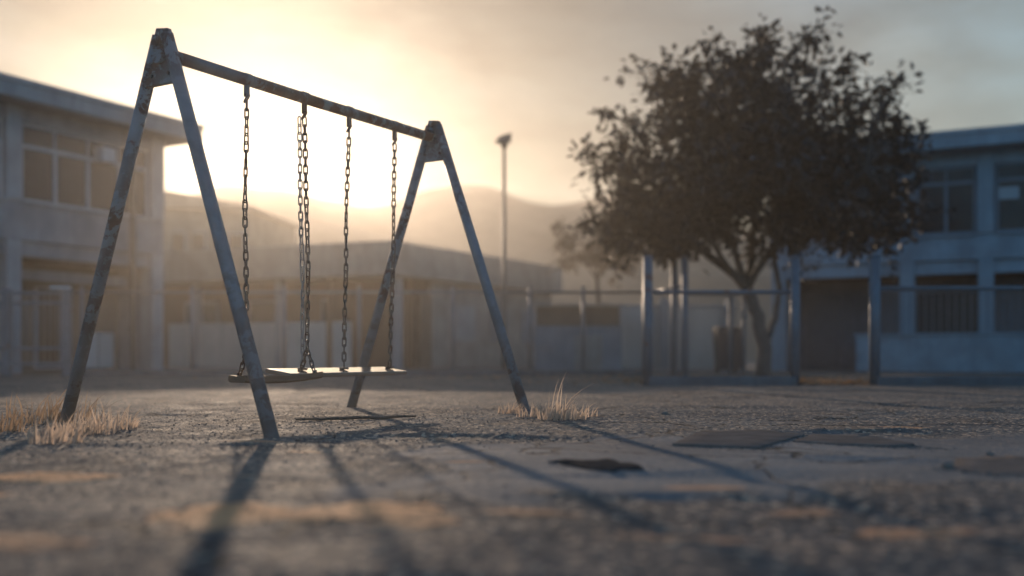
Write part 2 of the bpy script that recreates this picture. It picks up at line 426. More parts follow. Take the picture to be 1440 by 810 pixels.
# far swing: long plank with a glossy top on three chains
p3, p4 = hang[2][0], hang[3][0]
off = -nb*.05
q0, _ = bar_at(398); q1, _ = bar_at(563)
zs = .356
sw2 = thing('swing', 'far swing with long glossy plank seat carried by three chains', 'swing', (q0+q1)/2+Z*zs, 'swings hanging from the metal frame')
c = (q0+q1)/2+off+Z*(zs-.018); hl = (q1-q0).length/2
tn = (nb-Z*.14).normalized(); tz = tn.cross(ub)*-1
if tz.z < 0: tz = -tz
mb = MB(); mb.box(c, ub*hl, tn*.12, tz*.015); mb.build('seat', M['seat2'], sw2, .006)
mb = MB(); mb.box(c-Z*.03, ub*(hl*.97), nb*.02, Z*.006); mb.build('batten', M['seat'], sw2, .002)
q2 = bar_at(433)[0]
for i, (pt, lo, mt) in enumerate(((hang[1][0]-nb*.02-ub*.03, q2+off, 'pale_chain'), (p3, p3+off, 'chain'), (p4, p4+off, 'chain'))):
    lo = lo+Z*(zs+.012)
    if i == 0: chain_mesh(pt+Z*ZH, lo, seed=27, sway=.004, r=.0052).build('chain', M[mt], sw2)
    else: chain_mesh(pt+Z*ZH, lo, seed=20+i, sway=.008).build('chain', M[mt], sw2)
    MB().box(lo-Z*.004, ub*.02, nb*.03, Z*.008).build('bracket', M['chain'], sw2, .002)

# ------------------------------------------------------------------ school buildings
def school(name, label, O, u, n, u0, u1, cols, zz, mats, depth, mull, over, low):
    """two-storey concrete school wing. O: ground point at u = 0, u along the facade, n outwards"""
    O, u, n = Vector((O[0], O[1], 0)), Vector((*u, 0)).normalized(), Vector((*n, 0)).normalized()
    wall, trim, back = mats
    r = thing(name, label, 'building', O)
    def bx(mb, a0, a1, b0, b1, z0, z1):     # u-range, outward range, z-range
        mb.box(O+u*(a0+a1)/2+n*(b0+b1)/2+Z*(z0+z1)/2, u*(a1-a0)/2, n*(b1-b0)/2, Z*(z1-z0)/2)
    sill, top, band, slab0, slab1, tr = zz['sill'], zz['top'], zz['band'], zz['slab0'], zz['slab1'], zz['transom']
    mb = MB(); bx(mb, u0, u1, -.28, 0, band, sill); bx(mb, u0+.01, u1-.01, -.24, -.03, top, slab0)
    bx(mb, u0, u0+.25, -depth, -.281, 0, slab0); bx(mb, u1-.25, u1, -depth, -.281, 0, slab0); bx(mb, u0+.26, u1-.26, -depth, -depth+.25, 0, slab0)
    mb.build('wall', wall, r, .015)
    mb = MB(); bx(mb, u0-over[1], u1+over[2], -depth-.3, over[0], slab0+.002, slab1); ro = mb.build('roof', trim, r, .03)
    mb = MB(); bx(mb, u0-over[1]-.03, u1+over[2]+.03, over[0]-.12, over[0]+.035, slab1-.10, slab1+.05); mb.build('gutter', trim, ro, .01)
    mb = MB(); bx(mb, u0+.26, u1-.26, -depth+.26, -.285, band-.0, band+.25); bx(mb, u0+.27, u1-.27, -depth+.3, -depth+.4, band+.26, slab0-.01)
    mb.build('floor_slab', M['dark'], r)
    mb = MB(); bx(mb, u0+.02, u1-.02, -.45, -.10, band-.38, band-.003); mb.build('beam', wall, r, .01)
    rec = zz.get('recess', 1.6)
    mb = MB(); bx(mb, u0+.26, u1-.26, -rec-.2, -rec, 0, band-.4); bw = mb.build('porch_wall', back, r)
    for i, cu in enumerate(cols):
        w = .22
        mb = MB(); bx(mb, cu-w, cu+w, -.30, .05, sill+.002, slab0-.002)
        bx(mb, cu-w+.02, cu+w-.02, -.46, .03, 0, band-.002); mb.build('column', trim, r, .02)
    # upper windows, one per bay
    for i in range(len(cols)-1):
        a, bq = cols[i]+.235, cols[i+1]-.235
        mb = MB(); y0, y1 = -.2, -.12
        bx(mb, a, bq, y0, y1, sill+.004, sill+.09); bx(mb, a, bq, y0, y1, top-.08, top-.004); bx(mb, a, bq, y0, y1+.02, tr-.05, tr+.05)
        k = mull; 
        for j in range(k+1):
            x = a+(bq-a)*j/k; ww = .045 if j not in (0, k) else .05
            x = min(max(x, a+ww), bq-ww)
            bx(mb, x-ww, x+ww, y0+.004, y1+.03 if j % 2 else y1+.012, sill+.092, tr-.052); bx(mb, x-ww*.6, x+ww*.6, y0+.004, y1, tr+.052, top-.082)
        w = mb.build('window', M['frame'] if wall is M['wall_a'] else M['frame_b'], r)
        mb = MB(); bx(mb, a+.02, bq-.02, -.17, -.16, sill+.05, top-.04); mb.build('pane', M['glass'], w)
        mb = MB(); bx(mb, a-.02, bq+.02, -.13, .07, sill-.05, sill+.003); mb.build('sill', trim, w, .008)
    low(r, bx, bw)
    return r

def low_left(r, bx, bw):
    # pale double door, dark openings and a downpipe
    for a, w, z0, z1 in ((-5.0, 1.9, 1.05, 2.25), (-9.3, 2.6, 1.0, 2.3), (-2.65, .7, .15, 2.3)):
        mb = MB(); bx(mb, a-w/2-.06, a+w/2+.06, -1.6, -1.54, z0-.06, z1+.06); f = mb.build('window' if z0 > .5 else 'doorway', M['frame'], r)
        mb = MB(); bx(mb, a-w/2, a+w/2, -1.6, -1.535, z0, z1); mb.build('pane' if z0 > .5 else 'opening', M['dark'] if z0 < .5 else M['glass'], f)
    for k in range(2):
        mb = MB(); x = -1.55+.56*k; bx(mb, x, x+.5, -1.6, -1.52, .1, 1.12); d = mb.build('door', M['white'], r, .01)
    mb = MB(); bx(mb, -1.24, -1.14, .06, .16, 0, 6.7)
    for z in (1.2, 3.0, 5.2): bx(mb, -1.28, -1.10, .0, .17, z, z+.05)
    mb.build('downpipe', M['lamp'], r)
    mb = MB(); bx(mb, -4.3, -.6, -.9, -.8, 2.45, 2.72); mb.build('lintel', M['wall_a'], r, .01)
    mb = MB(); bx(mb, -2.3, -1.85, -.2, .22, 5.72, 6.12); hd = mb.build('air_unit', M['frame'], r, .02)
Lu = (.486, .874); Ln = (.874, -.486)
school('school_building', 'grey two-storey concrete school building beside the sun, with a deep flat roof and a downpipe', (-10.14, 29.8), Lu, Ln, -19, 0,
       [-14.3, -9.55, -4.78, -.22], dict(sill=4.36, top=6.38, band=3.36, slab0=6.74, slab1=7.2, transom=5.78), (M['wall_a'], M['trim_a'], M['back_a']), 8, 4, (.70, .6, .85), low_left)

def low_right(r, bx, bw):
    # railing behind a low wall, porch door
    mb = MB(); bx(mb, -8, 4.35, .16, .36, 0, 1.02); bx(mb, 4.15, 4.35, -1.5, .158, 0, 1.0); pw = mb.build('parapet', M['wall_b'], r, .02)
    mb = MB(); bx(mb, -8, 4.4, .12, .40, 1.022, 1.09); mb.build('coping', M['trim_b'], pw, .01)
    mb = MB()
    bx(mb, -8, 4.1, -.0, .04, 2.3, 2.36)
    for k in range(60):
        x = -7.9+k*.2; bx(mb, x, x+.03, .005, .035, 1.092, 2.3)
    mb.build('railing', M['steel'], r)
    for a, w, z0, z1 in ((5.6, 1.0, .1, 2.3), (2.1, 2.2, 1.1, 2.3), (-2.0, 2.4, 1.1, 2.3)):
        mb = MB(); bx(mb, a-w/2-.06, a+w/2+.06, -1.6, -1.54, z0-.06, z1+.06); f = mb.build('window' if z0 > .5 else 'doorway', M['back_b'], r)
        mb = MB(); bx(mb, a-w/2, a+w/2, -1.6, -1.535, z0, z1); mb.build('pane' if z0 > .5 else 'opening', M['glass'] if z0 > .5 else M['door_b'], f)
    mb = MB(); bx(mb, .12, .62, -.115, -.1, 4.78, 5.12); mb.build('notice', M['frame'], r)
Ru = (-.896, .444); Rn = (-.444, -.896)
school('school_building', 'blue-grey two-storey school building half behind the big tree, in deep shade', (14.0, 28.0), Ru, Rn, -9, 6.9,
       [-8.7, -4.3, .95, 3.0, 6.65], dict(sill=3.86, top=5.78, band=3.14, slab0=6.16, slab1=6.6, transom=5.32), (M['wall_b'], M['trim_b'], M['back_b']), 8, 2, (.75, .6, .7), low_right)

# low flat-roofed block in the middle
C0 = Vector((-4.13, 34, 0)); uR = Vector((.511, .859, 0)); uL = Vector((-.919, .394, 0))
LR, LL = 11.4, 11.5
def para(u0, u1, v0, v1): return [C0+uR*u0+uL*v0, C0+uR*u1+uL*v0, C0+uR*u1+uL*v1, C0+uR*u0+uL*v1]
r = thing('low_building', 'long low hazy concrete building with a thick flat roof edge, below the hills', 'building', C0)
mb = MB(); mb.prism(para(-.35, LR+.3, -.35, LL+.3), 3.10, 4.25); mb.build('roof', M['wall_c'], r, .04)
mb = MB(); mb.prism(para(2.6, LR, 0, .25), 0, 3.097); mb.prism(para(LR-.25, LR, .255, LL), 0, 3.097); mb.build('wall', M['wall_c'], r, .02)
mb = MB(); mb.prism(para(1.6, 1.85, .3, LL), 0, 3.09); mb.prism(para(.0, 2.59, 2.2, 2.4), 0, 3.085); mb.build('recessed_wall', M['back_c'], r)
mb = MB(); mb.prism(para(.05, .3, 1.6, LL-2.2), 0, 1.62); mb.build('parapet', M['pale'], r, .02)
for v in (.12, 4.4, 8.0):
    mb = MB(); mb.prism(para(0, .24, v-.12, v+.12) if v > 1 else para(.35, .62, -.16, .1), 0, 3.095); mb.build('column', M['trim_a'], r, .015)
mb = MB(); mb.prism(para(2.0, 2.6, .06, .2), 0, 2.6); d = mb.build('door', M['brown'], r)
for v in (3.0, 6.2, 9.2):
    mb = MB(); mb.prism(para(1.52, 1.6, v-.8, v+.8), 1.1, 2.5); f = mb.build('window', M['frame'], r)
    mb = MB(); mb.prism(para(1.50, 1.52, v-.72, v+.72), 1.18, 2.42); mb.build('pane', M['glass'], f)
for k in range(3):
    a = 4.0+2.4*k; mb = MB(); mb.prism(para(a, a+1.3, -.05, .0), 1.0, 2.3); f = mb.build('shutter', M['wall_a'] if k else M['trim_a'], r, .01)

# low shed right of it
r = thing('shed', 'low shed with brown boarded top and grey-blue lower wall behind the fence', 'shed', P(815, 515, 31).to_2d().to_3d())
x0, x1 = P(752, 0, 31).x, P(874, 0, 31).x
MB().prism([(x0, 31), (x1, 31), (x1+.3, 34), (x0+.3, 34)], 0, 1.36).build('wall', M['wall_a'], r, .02)
MB().prism([(x0+.05, 31.02), (x1-.05, 31.02), (x1+.2, 33.9), (x0+.3, 33.9)], 1.363, 1.95).build('boarding', M['brown'], r, .01)
MB().quadbox([(x0-.1, 30.8, 1.953), (x1+.1, 30.8, 1.953), (x1+.4, 34.2, 2.12), (x0+.2, 34.2, 2.12)], [(x0-.1, 30.8, 2.0), (x1+.1, 30.8, 2.0), (x1+.4, 34.2, 2.17), (x0+.2, 34.2, 2.17)]).build('roof', M['wall_c'], r)
MB().box((x1-1.0, 30.985, .55), (.42, 0, 0), (0, .02, 0), (0, 0, .52)).build('door', M['wall_c'], r, .01)

# whitewashed garden wall behind the tree
r = thing('garden_wall', 'pale whitewashed garden wall seen between the posts left of the tree trunk', 'wall', P(970, 515, 35).to_2d().to_3d())
x0, x1 = P(872, 0, 35).x, P(1052, 0, 35).x
MB().prism([(x0, 35), (x1, 35.4), (x1, 35.65), (x0, 35.25)], 0, 2.1).build('wall', M['pale'], r, .02)
MB().prism([(x0-.05, 34.95), (x1+.05, 35.35), (x1+.05, 35.7), (x0-.05, 35.3)], 2.103, 2.2).build('coping', M['trim_a'], r, .01)
for px in (935, 1030):
    x = P(px, 0, 34.8).x; MB().box((x, 34.84+.4*(x-x0)/(x1-x0), 1.2), (.16, 0, 0), (0, .12, 0), (0, 0, 1.2)).build('pier', M['trim_a'], r, .015)

# tall hazy house behind the left school building
r = thing('house', 'tall sandy house in thick golden haze, behind the grey school building', 'house', P(290, 510, 58).to_2d().to_3d())
hx = lambda px: P(px, 0, 58).x
pts = [(hx(150), 58), (hx(338), 60), (hx(338)+1, 68), (hx(150)-1, 68)]
MB().prism(pts, 0, 8.9).build('wall', M['far'], r, .03)
MB().quadbox([(hx(145), 57.5, 8.903), (hx(345), 59.5, 8.903), (hx(345)+1, 68.5, 8.903), (hx(145), 68.5, 8.903)], [(hx(145), 57.5, 10.4), (hx(345), 59.5, 9.15), (hx(345)+1, 68.5, 9.15), (hx(145), 68.5, 10.4)]).build('roof', M['far'], r)
for px in (244, 270, 300, 322):
    for z in (5.6,) if px > 250 else (5.6, 2.6):
        y = 58+2*(px-150)/188
        f = MB().box((hx(px), y-.03, z+1), (.42, .005, 0), (0, .06, 0), (0, 0, 1.0)).build('window', M['frame'], r)
        MB().box((hx(px), y-.085, z+1), (.36, .004, 0), (0, .02, 0), (0, 0, .93)).build('pane', M['dark'], f)

# ------------------------------------------------------------------ fences
def wiremesh(mb, a, b_, z0, z1, s=.085, r=.0022):
    L = (b_-a).length; h = z1-z0; d = (b_-a)/L; k = int((L+h)/s)
    for i in range(k):
        for sg in (1, -1):
            t0 = i*s-h; lo, hi = (t0, t0+h)
            za, zb = (z0, z1) if sg > 0 else (z1, z0)
            if lo < 0: za += (zb-za)*(-lo/h); lo = 0
            if hi > L: zb -= (zb-za)*((hi-L)/(hi-lo)) if hi > lo else 0; hi = L
            if hi-lo < .02: continue
            mb.tube([a+d*lo+Z*za, a+d*hi+Z*zb], r, 3, cap=False)
def fence(label, pts, h, rail, pr, post_pts, group, kerb=True, kh=.14, mesh=True):
    pts = [Vector((*p, 0)) for p in pts]
    r = thing('chain_link_fence', label, 'fence', (pts[0]+pts[-1])/2, group)
    for q in post_pts:
        q = Vector((*q[:2], 0)); hh = h
        mb = MB(); mb.tube([q, q+Z*hh], pr, 12); mb.tube([q+Z*hh, q+Z*(hh+.03), q+Z*(hh+.045)], [pr*1.15, pr*1.1, pr*.4], 12); mb.build('post', M['steel'], r)
    mb = MB()
    for a, b_ in zip(pts, pts[1:]): mb.tube([a+Z*rail, b_+Z*rail], .032, 8)
    mb.build('rail', M['steel'], r)
    if mesh:
        mb = MB()
        for a, b_ in zip(pts, pts[1:]): wiremesh(mb, a, b_, .16, rail-.02)
        mb.build('wire_mesh', M['wire'], r)
    if kerb:
        mb = MB()
        for a, b_ in zip(pts, pts[1:]):
            d = (b_-a).normalized(); w = Vector((-d.y, d.x, 0))*.11
            mb.prism([a-w, b_-w, b_+w, a+w], -.02, kh)
        mb.build('kerb', M['kerb'], r, .02)
    return r
def xd(px, d): return ((px-720)/F*d, d)
DA, DB = 23.0, 15.8
FG = 'chain-link fences round the yard'
fence('long chain-link fence crossing behind the swings below the flat-roofed building', [xd(102, DA), xd(906, DA)], 1.98, 1.88, .045,
      [xd(p, DA) for p in (115, 270, 400, 505, 637, 745, 820, 906)], FG)
fence('chain-link fence with tall posts and a cross rail, left of the tree trunk', [xd(911, DB), xd(1118, DB)], 1.96, 1.44, .075, [xd(911, DB), xd(1118, DB)], FG)
fence('chain-link fence with tall posts at the right, before the shaded school porch', [xd(1230, DB), (9.2, DB), (13, DB)], 1.98, 1.50, .085, [xd(1230, DB), (9.4, DB), (12.6, DB)], FG)
fence('short chain-link fence run with two close tall posts left of the dark bin', [xd(908, DA+.1), xd(963, 20.5)], 2.42, 1.86, .07, [xd(948, 21.3), xd(963, 20.5)], FG, kerb=False)
fence('distant chain-link fence before the pale garden wall and dark bin', [xd(955, 24), xd(1046, 24)], 1.95, 1.9, .05, [xd(1027, 24), xd(1046, 24)], FG, kerb=False)
# gate at the left
g0, g1 = xd(-60, 22.6), xd(97, 22.6)
r = thing('yard_gate', 'metal yard gate with pale top rail at the foot of the grey school building', 'gate', (g1[0], g1[1], 0))
for px, w in ((-55, .07), (10, .08), (95, .085)):
    q = Vector((*xd(px, 22.6), 0)); MB().box(q+Z*.97, (w, 0, 0), (0, w, 0), (0, 0, .97)).build('post', M['steel'], r, .01)
mb = MB(); xa, xb = g0[0], g1[0]
for z in (.28, .62, 1.62, 1.84): mb.box(((xa+xb)/2, 22.6, z), ((xb-xa)/2, 0, 0), (0, .03, 0), (0, 0, .035))
mb.build('crossbar', M['steel'], r, .006)
mb = MB(); x = xa+.1
while x < xb-.05:
    mb.tube([(x, 22.6, .29), (x, 22.6, 1.83)], .012, 6); x += .13
mb.build('bars', M['wire'], r)
MB().box((xd(84, 22.5)[0], 22.53, 1.955), (.22, 0, 0), (0, .05, 0), (0, 0, .03)).build('latch_plate', M['white'], r, .006)

# ------------------------------------------------------------------ lamp post, bin, litter
q = Vector((*xd(709, 30), 0))
r = thing('street_lamp', 'tall thin floodlight pole standing between the swing set and the tree', 'street lamp', q)
MB().tube([q, q+Z*.5, q+Z*6.55], [.085, .07, .05], 12).build('pole', M['lamp'], r)
MB().tube([q-Z*.02, q+Z*.06], .16, 12).build('base_plate', M['lamp'], r)
mb = MB(); mb.tube([q+Z*6.5, q+Z*6.62, q+Z*6.72], [.05, .09, .16], 10); mb.build('bracket', M['lamp'], r)
h = MB(); h.quadbox([q+Vector(v) for v in ((-.26, -.2, 6.70), (.20, -.22, 6.72), (.20, .18, 6.72), (-.26, .16, 6.70))], [q+Vector(v) for v in ((-.12, -.18, 6.86), (.22, -.2, 6.96), (.22, .16, 6.96), (-.12, .14, 6.86))]); hd = h.build('lamp_head', M['lamp'], r, .02)
MB().quadbox([q+Vector(v) for v in ((-.2, -.17, 6.685), (.16, -.18, 6.70), (.16, .15, 6.70), (-.2, .13, 6.685))], [q+Vector(v) for v in ((-.2, -.17, 6.70), (.16, -.18, 6.715), (.16, .15, 6.715), (-.2, .13, 6.70))]).build('lens', M['lens'], hd)

q = Vector((*xd(1024, 27), 0))
r = thing('wheeled_bin', 'dark boxy wheeled bin standing before the pale wall beside the tree trunk', 'bin', q)
mb = MB(); mb.quadbox([q+Vector(v) for v in ((-.3, -.3, .1), (.3, -.3, .1), (.3, .3, .1), (-.3, .3, .1))], [q+Vector(v) for v in ((-.35, -.36, 1.12), (.35, -.36, 1.12), (.35, .36, 1.12), (-.35, .36, 1.12))]); mb.build('body', M['bin'], r, .03)
mb = MB(); mb.quadbox([q+Vector(v) for v in ((-.38, -.4, 1.123), (.38, -.4, 1.123), (.38, .4, 1.123), (-.38, .4, 1.123))], [q+Vector(v) for v in ((-.33, -.35, 1.19), (.33, -.35, 1.19), (.33, .36, 1.24), (-.33, .36, 1.24))]); mb.build('lid', M['bin'], r, .02)
for s in (-1, 1):
    MB().tube([q+Vector((s*.24-.04, .28, .1)), q+Vector((s*.24+.04, .28, .1))], .1, 14).build('wheel', M['bin'], r)

# fallen leaves along the fence foot
mb = MB()
def leafquad(mb, c, L, W, d, nrm):
    d = d.normalized(); s = d.cross(nrm).normalized(); up = s.cross(d)
    b0 = len(mb.v)
    mb.v += [tuple(c-d*L*.5), tuple(c+s*W*.5+up*W*.12), tuple(c+d*L*.5), tuple(c-s*W*.5+up*W*.12)]
    mb.f += [(b0, b0+1, b0+2), (b0, b0+2, b0+3)]; mb.sm += [False]*2
for i in range(1900):
    c_ = random.choice(((1200, 16.4, .5, .3), (1150, 16.6, .5, .4), (1075, 19.5, .9, .7), (1045, 17.5, 1.0, .8), (1280, 16.3, .7, .25), (1340, 16.8, 1.4, .4), (830, 21, 2.2, 1.0), (960, 17, 1.2, .6)))
    cc = Vector((xd(c_[0], c_[1])[0]+random.gauss(0, c_[2]), c_[1]+random.gauss(0, c_[3]), .015+random.random()*.03))
    leafquad(mb, cc, .07+.05*random.random(), .04+.03*random.random(), Vector((random.gauss(0, 1), random.gauss(0, 1), random.gauss(0, .25))), Vector((random.gauss(0, .3), random.gauss(0, .3), 1)))
tag(mb.build('fallen_leaves', M['litter']), 'scattered dry leaves lying along the foot of the fence', 'leaves', kind='stuff')

# ------------------------------------------------------------------ trees
def tree(name, label, base, limbs, blobs, d0, mat, leaf, dens, seed, clump=.32, per=46, twig=True):
    rr = random.Random(seed)
    r = thing(name, label, 'tree', base)
    mb = MB()
    for path, ra, rb in limbs:
        n = len(path); dense = []
        for i in range(n-1):
            for t in (0, .25, .5, .75): 
                p = path[i].lerp(path[i+1], t); dense.append(p+Vector((rr.gauss(0, 1), rr.gauss(0, 1), 0))*ra*.12*(1 if i+t > 0 else 0))
        dense.append(path[-1])
        mb.tube(dense, [ra+(rb-ra)*(k/(len(dense)-1))**.8 for k in range(len(dense))], 10)
    tips = [l[0][-1] for l in limbs]+[l[0][-2] for l in limbs]
    lf = MB()
    def spray(c, cr, k):
        for _ in range(k):
            v = Vector((rr.gauss(0, 1), rr.gauss(0, 1), rr.gauss(0, .8)))*cr*.55
            dr = (v+Vector((rr.gauss(0, .2), rr.gauss(0, .2), rr.gauss(-.05, .2)))).normalized()
            L = leaf*(.6+.8*rr.random())
            leafquad(lf, c+v, L, L*.52, dr, Vector((rr.gauss(0, .7), rr.gauss(0, .7), 1)))
    for c, R in blobs:
        n = int(dens*R*R)+2
        st = min(tips, key=lambda p: (p-c).length)
        if twig: mb.tube([st, st.lerp(c, .55)+Vector((rr.gauss(0, .12), rr.gauss(0, .12), .12)), c], [.035, .022, .01], 6)
        for i in range(n):
            v = Vector((rr.gauss(0, 1), rr.gauss(0, 1), rr.gauss(0, 1))).normalized()*R*(rr.random()**.42)
            p = c+v*(1.0+.16*rr.gauss(0, 1))
            q = c+v*.25
            if twig and rr.random() < .7: mb.tube([q, q.lerp(p, .6)+Vector((0, 0, .05)), p], [.011, .008, .004], 4)
            spray(p, clump*(.6+.7*rr.random()), int(per*(.5+rr.random())))
            if R > .5 and v.length > R*.75 and rr.random() < .5:      # loose sprig that breaks the outline
                dr = (v.normalized()+Vector((rr.gauss(0, .35), rr.gauss(0, .35), .45))).normalized(); L = .35+.5*rr.random()
                if twig: mb.tube([p, p+dr*L], [.007, .003], 4)
                for t in np.linspace(.1, 1, 12):
                    for s in (0, 1):
                        sd = Vector((rr.gauss(0, 1), rr.gauss(0, 1), rr.gauss(0, .6))).normalized()
                        ll = leaf*(.45+.5*rr.random()); leafquad(lf, p+dr*L*t+sd*ll*.5, ll, ll*.5, dr*.5+sd, Vector((rr.gauss(0, .6), rr.gauss(0, .6), 1)))
    mb.build('trunk', M['bark'], r); lf.build('crown', mat, r)
    return len(lf.f)
D = 21.5
def T(px, py, dd=0): return P(px, py, D+dd)
base = G(1072, 530); base.y = D; base.x = P(1072, 0, D).x
b0 = Vector((base.x, D, -.05))
fork = T(1050, 405); lowf = T(1076, 462)
limbs = [
    ([b0, T(1074, 490), T(1066, 445), fork], .17, .125),
    ([T(1078, 476), T(1092, 440, .2), T(1096, 405, .3), T(1088, 360, .4), T(1112, 300, .7)], .085, .04),
    ([fork, T(1028, 382, -.2), T(985, 352, -.4), T(945, 335, -.7), T(905, 300, -.9)], .12, .04),
    ([fork, T(1032, 350), T(1018, 318, .3), T(1000, 270, .4), T(985, 200, .6)], .085, .03),
    ([fork, T(1058, 350, .4), T(1062, 300, .6), T(1065, 220, .8), T(1060, 130, .5)], .10, .03),
    ([fork, T(1075, 365, -.3), T(1105, 325, -.5), T(1160, 285, -1.0), T(1215, 240, -1.1)], .09, .03),
    ([T(1028, 382, -.2), T(1000, 340, -1.2), T(980, 290, -2.0)], .06, .025),
    ([T(1058, 350, .4), T(1085, 320, 1.5), T(1110, 250, 2.3)], .06, .025)]
bl = [(1060, 200, 105, 0), (960, 190, 92, 0), (962, 132, 48, .4), (1050, 118, 50, -.3), (1118, 152, 58, .2), (1165, 230, 78, 0), (1240, 262, 55, .2), (1195, 165, 32, -.3),
      (905, 245, 62, 0), (885, 300, 48, -.4), (846, 222, 24, 0), (858, 318, 34, .2), (915, 335, 36, -.4), (1000, 270, 82, .6), (1120, 280, 82, -.5), (1238, 318, 32, -.2), (1272, 282, 34, .3), (1286, 248, 30, 0), (1250, 325, 30, .2), (1185, 318, 36, .5), (1215, 300, 36, -.4), (826, 218, 15, 0), (862, 335, 42, .1), (905, 345, 38, -.3), (950, 338, 40, .6), (895, 300, 55, .8), (935, 300, 60, -.8), (1000, 300, 60, -.3),
      (1062, 74, 20, 0), (1142, 92, 20, .2), (1185, 122, 22, 0), (1232, 135, 24, -.2), (1258, 185, 24, .2), (1065, 50, 13, .1), (1136, 60, 13, .2), (1152, 46, 7, .2), (1192, 98, 14, 0), (1247, 128, 14, -.2), (1264, 112, 7, -.2), (953, 88, 13, .1), (1004, 72, 11, .2), (1280, 186, 11, .2), (880, 190, 13, 0), (1010, 85, 24, .2), (940, 105, 24, 0),
      (1040, 220, 95, 2.0), (1080, 240, 90, -2.1), (980, 240, 75, -1.7), (1150, 230, 75, 1.9), (1000, 165, 70, 1.6), (1110, 170, 70, -1.5), (1170, 300, 48, -1.2), (1060, 300, 60, 0), (960, 310, 48, 1.0), (1225, 228, 40, 1.0), (1075, 70, 26, .5)]
blobs = [(T(px, py, dd), R/F*D*1.07) for px, py, R, dd in bl]
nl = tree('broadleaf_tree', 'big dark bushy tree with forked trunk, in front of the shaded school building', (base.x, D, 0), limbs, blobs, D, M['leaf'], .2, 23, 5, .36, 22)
D2 = 40
q = Vector((*xd(842, D2), 0)); q2 = lambda px, py, dd=0: P(px, py, D2+dd)
tree('small_tree', 'small hazy brown tree rising behind the low shed', (q.x, D2, 0), [([q-Z*.05, q2(843, 440), q2(840, 395), q2(838, 380)], .12, .06), ([q2(842, 420), q2(840, 395), q2(820, 365), q2(805, 352)], .05, .02), ([q2(842, 420), q2(840, 395), q2(855, 370), q2(870, 358)], .05, .02)],
     [(q2(806, 352), .75), (q2(835, 360), .8), (q2(866, 365), .8), (q2(790, 345), .35), (q2(885, 352), .7), (q2(850, 345, 1), .9), (q2(785, 318), .15)], D2, M['leaf2'], .17, 24, 6, .3, 30)

# ------------------------------------------------------------------ dry grass tufts
def tuft(label, clumps, seed, mat='straw', hmax=.2, group='dry grass tufts by the swing legs'):
    rr = random.Random(seed); c0 = Vector(clumps[0][0])
    mb = MB()
    for c, rad, n, h in clumps:
        c = Vector(c)
        for i in range(int(n*.62)):
            a = rr.random()*6.283; q = rad*math.sqrt(rr.random()); x, y = c.x+q*math.cos(a), c.y+q*.8*math.sin(a)
            base = Vector((x, y, gz(x, y)-.005)); L = h*(.35+.75*rr.random()**1.2)*(1-.35*q/rad)
            lean = Vector((math.cos(a), math.sin(a), 0))*(.12+.55*q/rad)*rr.random()+Vector((rr.gauss(.2, .2), rr.gauss(0, .14), 0))
            w = .0042+.0034*rr.random(); fwd = Vector((rr.gauss(0, 1), rr.gauss(0, 1), 0)).normalized(); sd = Vector((-fwd.y, fwd.x, 0))
            b0 = len(mb.v); ns = 4
            for k in range(ns+1):
                t = k/ns; p = base+Z*L*t*(1-.12*t*lean.length)+lean*L*t*t
                ww = w*(1-t)**.7+.0003
                mb.v += [tuple(p-sd*ww), tuple(p+fwd*ww*.6), tuple(p+sd*ww)]
                if k:
                    e = b0+3*(k-1)
                    for j in range(2):
                        mb.f.append((e+j, e+j+1, e+4+j, e+3+j)); mb.sm.append(False)
    o = mb.build('dry_grass_tuft', M[mat])
    return tag(o, label, 'grass tuft', group)
tuft('low straw-coloured grass tuft in front of the leg nearest the grey building', [(G(78, 624), .14, 85, .2), (G(60, 618), .1, 35, .14), (G(100, 612), .12, 45, .16)], 1)
tuft('wide sunlit straw grass tuft with blades leaning towards the swings', [(G(128, 611), .15, 105, .19), (G(158, 606), .13, 75, .23), (G(105, 604), .15, 60, .15), (G(180, 603), .06, 30, .12)], 2)
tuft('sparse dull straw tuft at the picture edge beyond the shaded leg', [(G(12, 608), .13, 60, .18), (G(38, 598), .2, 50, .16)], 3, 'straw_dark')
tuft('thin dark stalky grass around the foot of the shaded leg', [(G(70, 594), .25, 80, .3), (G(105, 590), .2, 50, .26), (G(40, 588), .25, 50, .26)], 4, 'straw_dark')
tuft('feathery brownish tuft beside the foot of the far swing leg', [(G(790, 592), .17, 150, .19), (G(755, 588), .16, 120, .15), (G(822, 588), .1, 50, .13), (G(778, 588), .12, 18, .36)], 5)
tuft('small low tuft on the sunny side of the far swing leg', [(G(717, 584), .1, 90, .13)], 6)

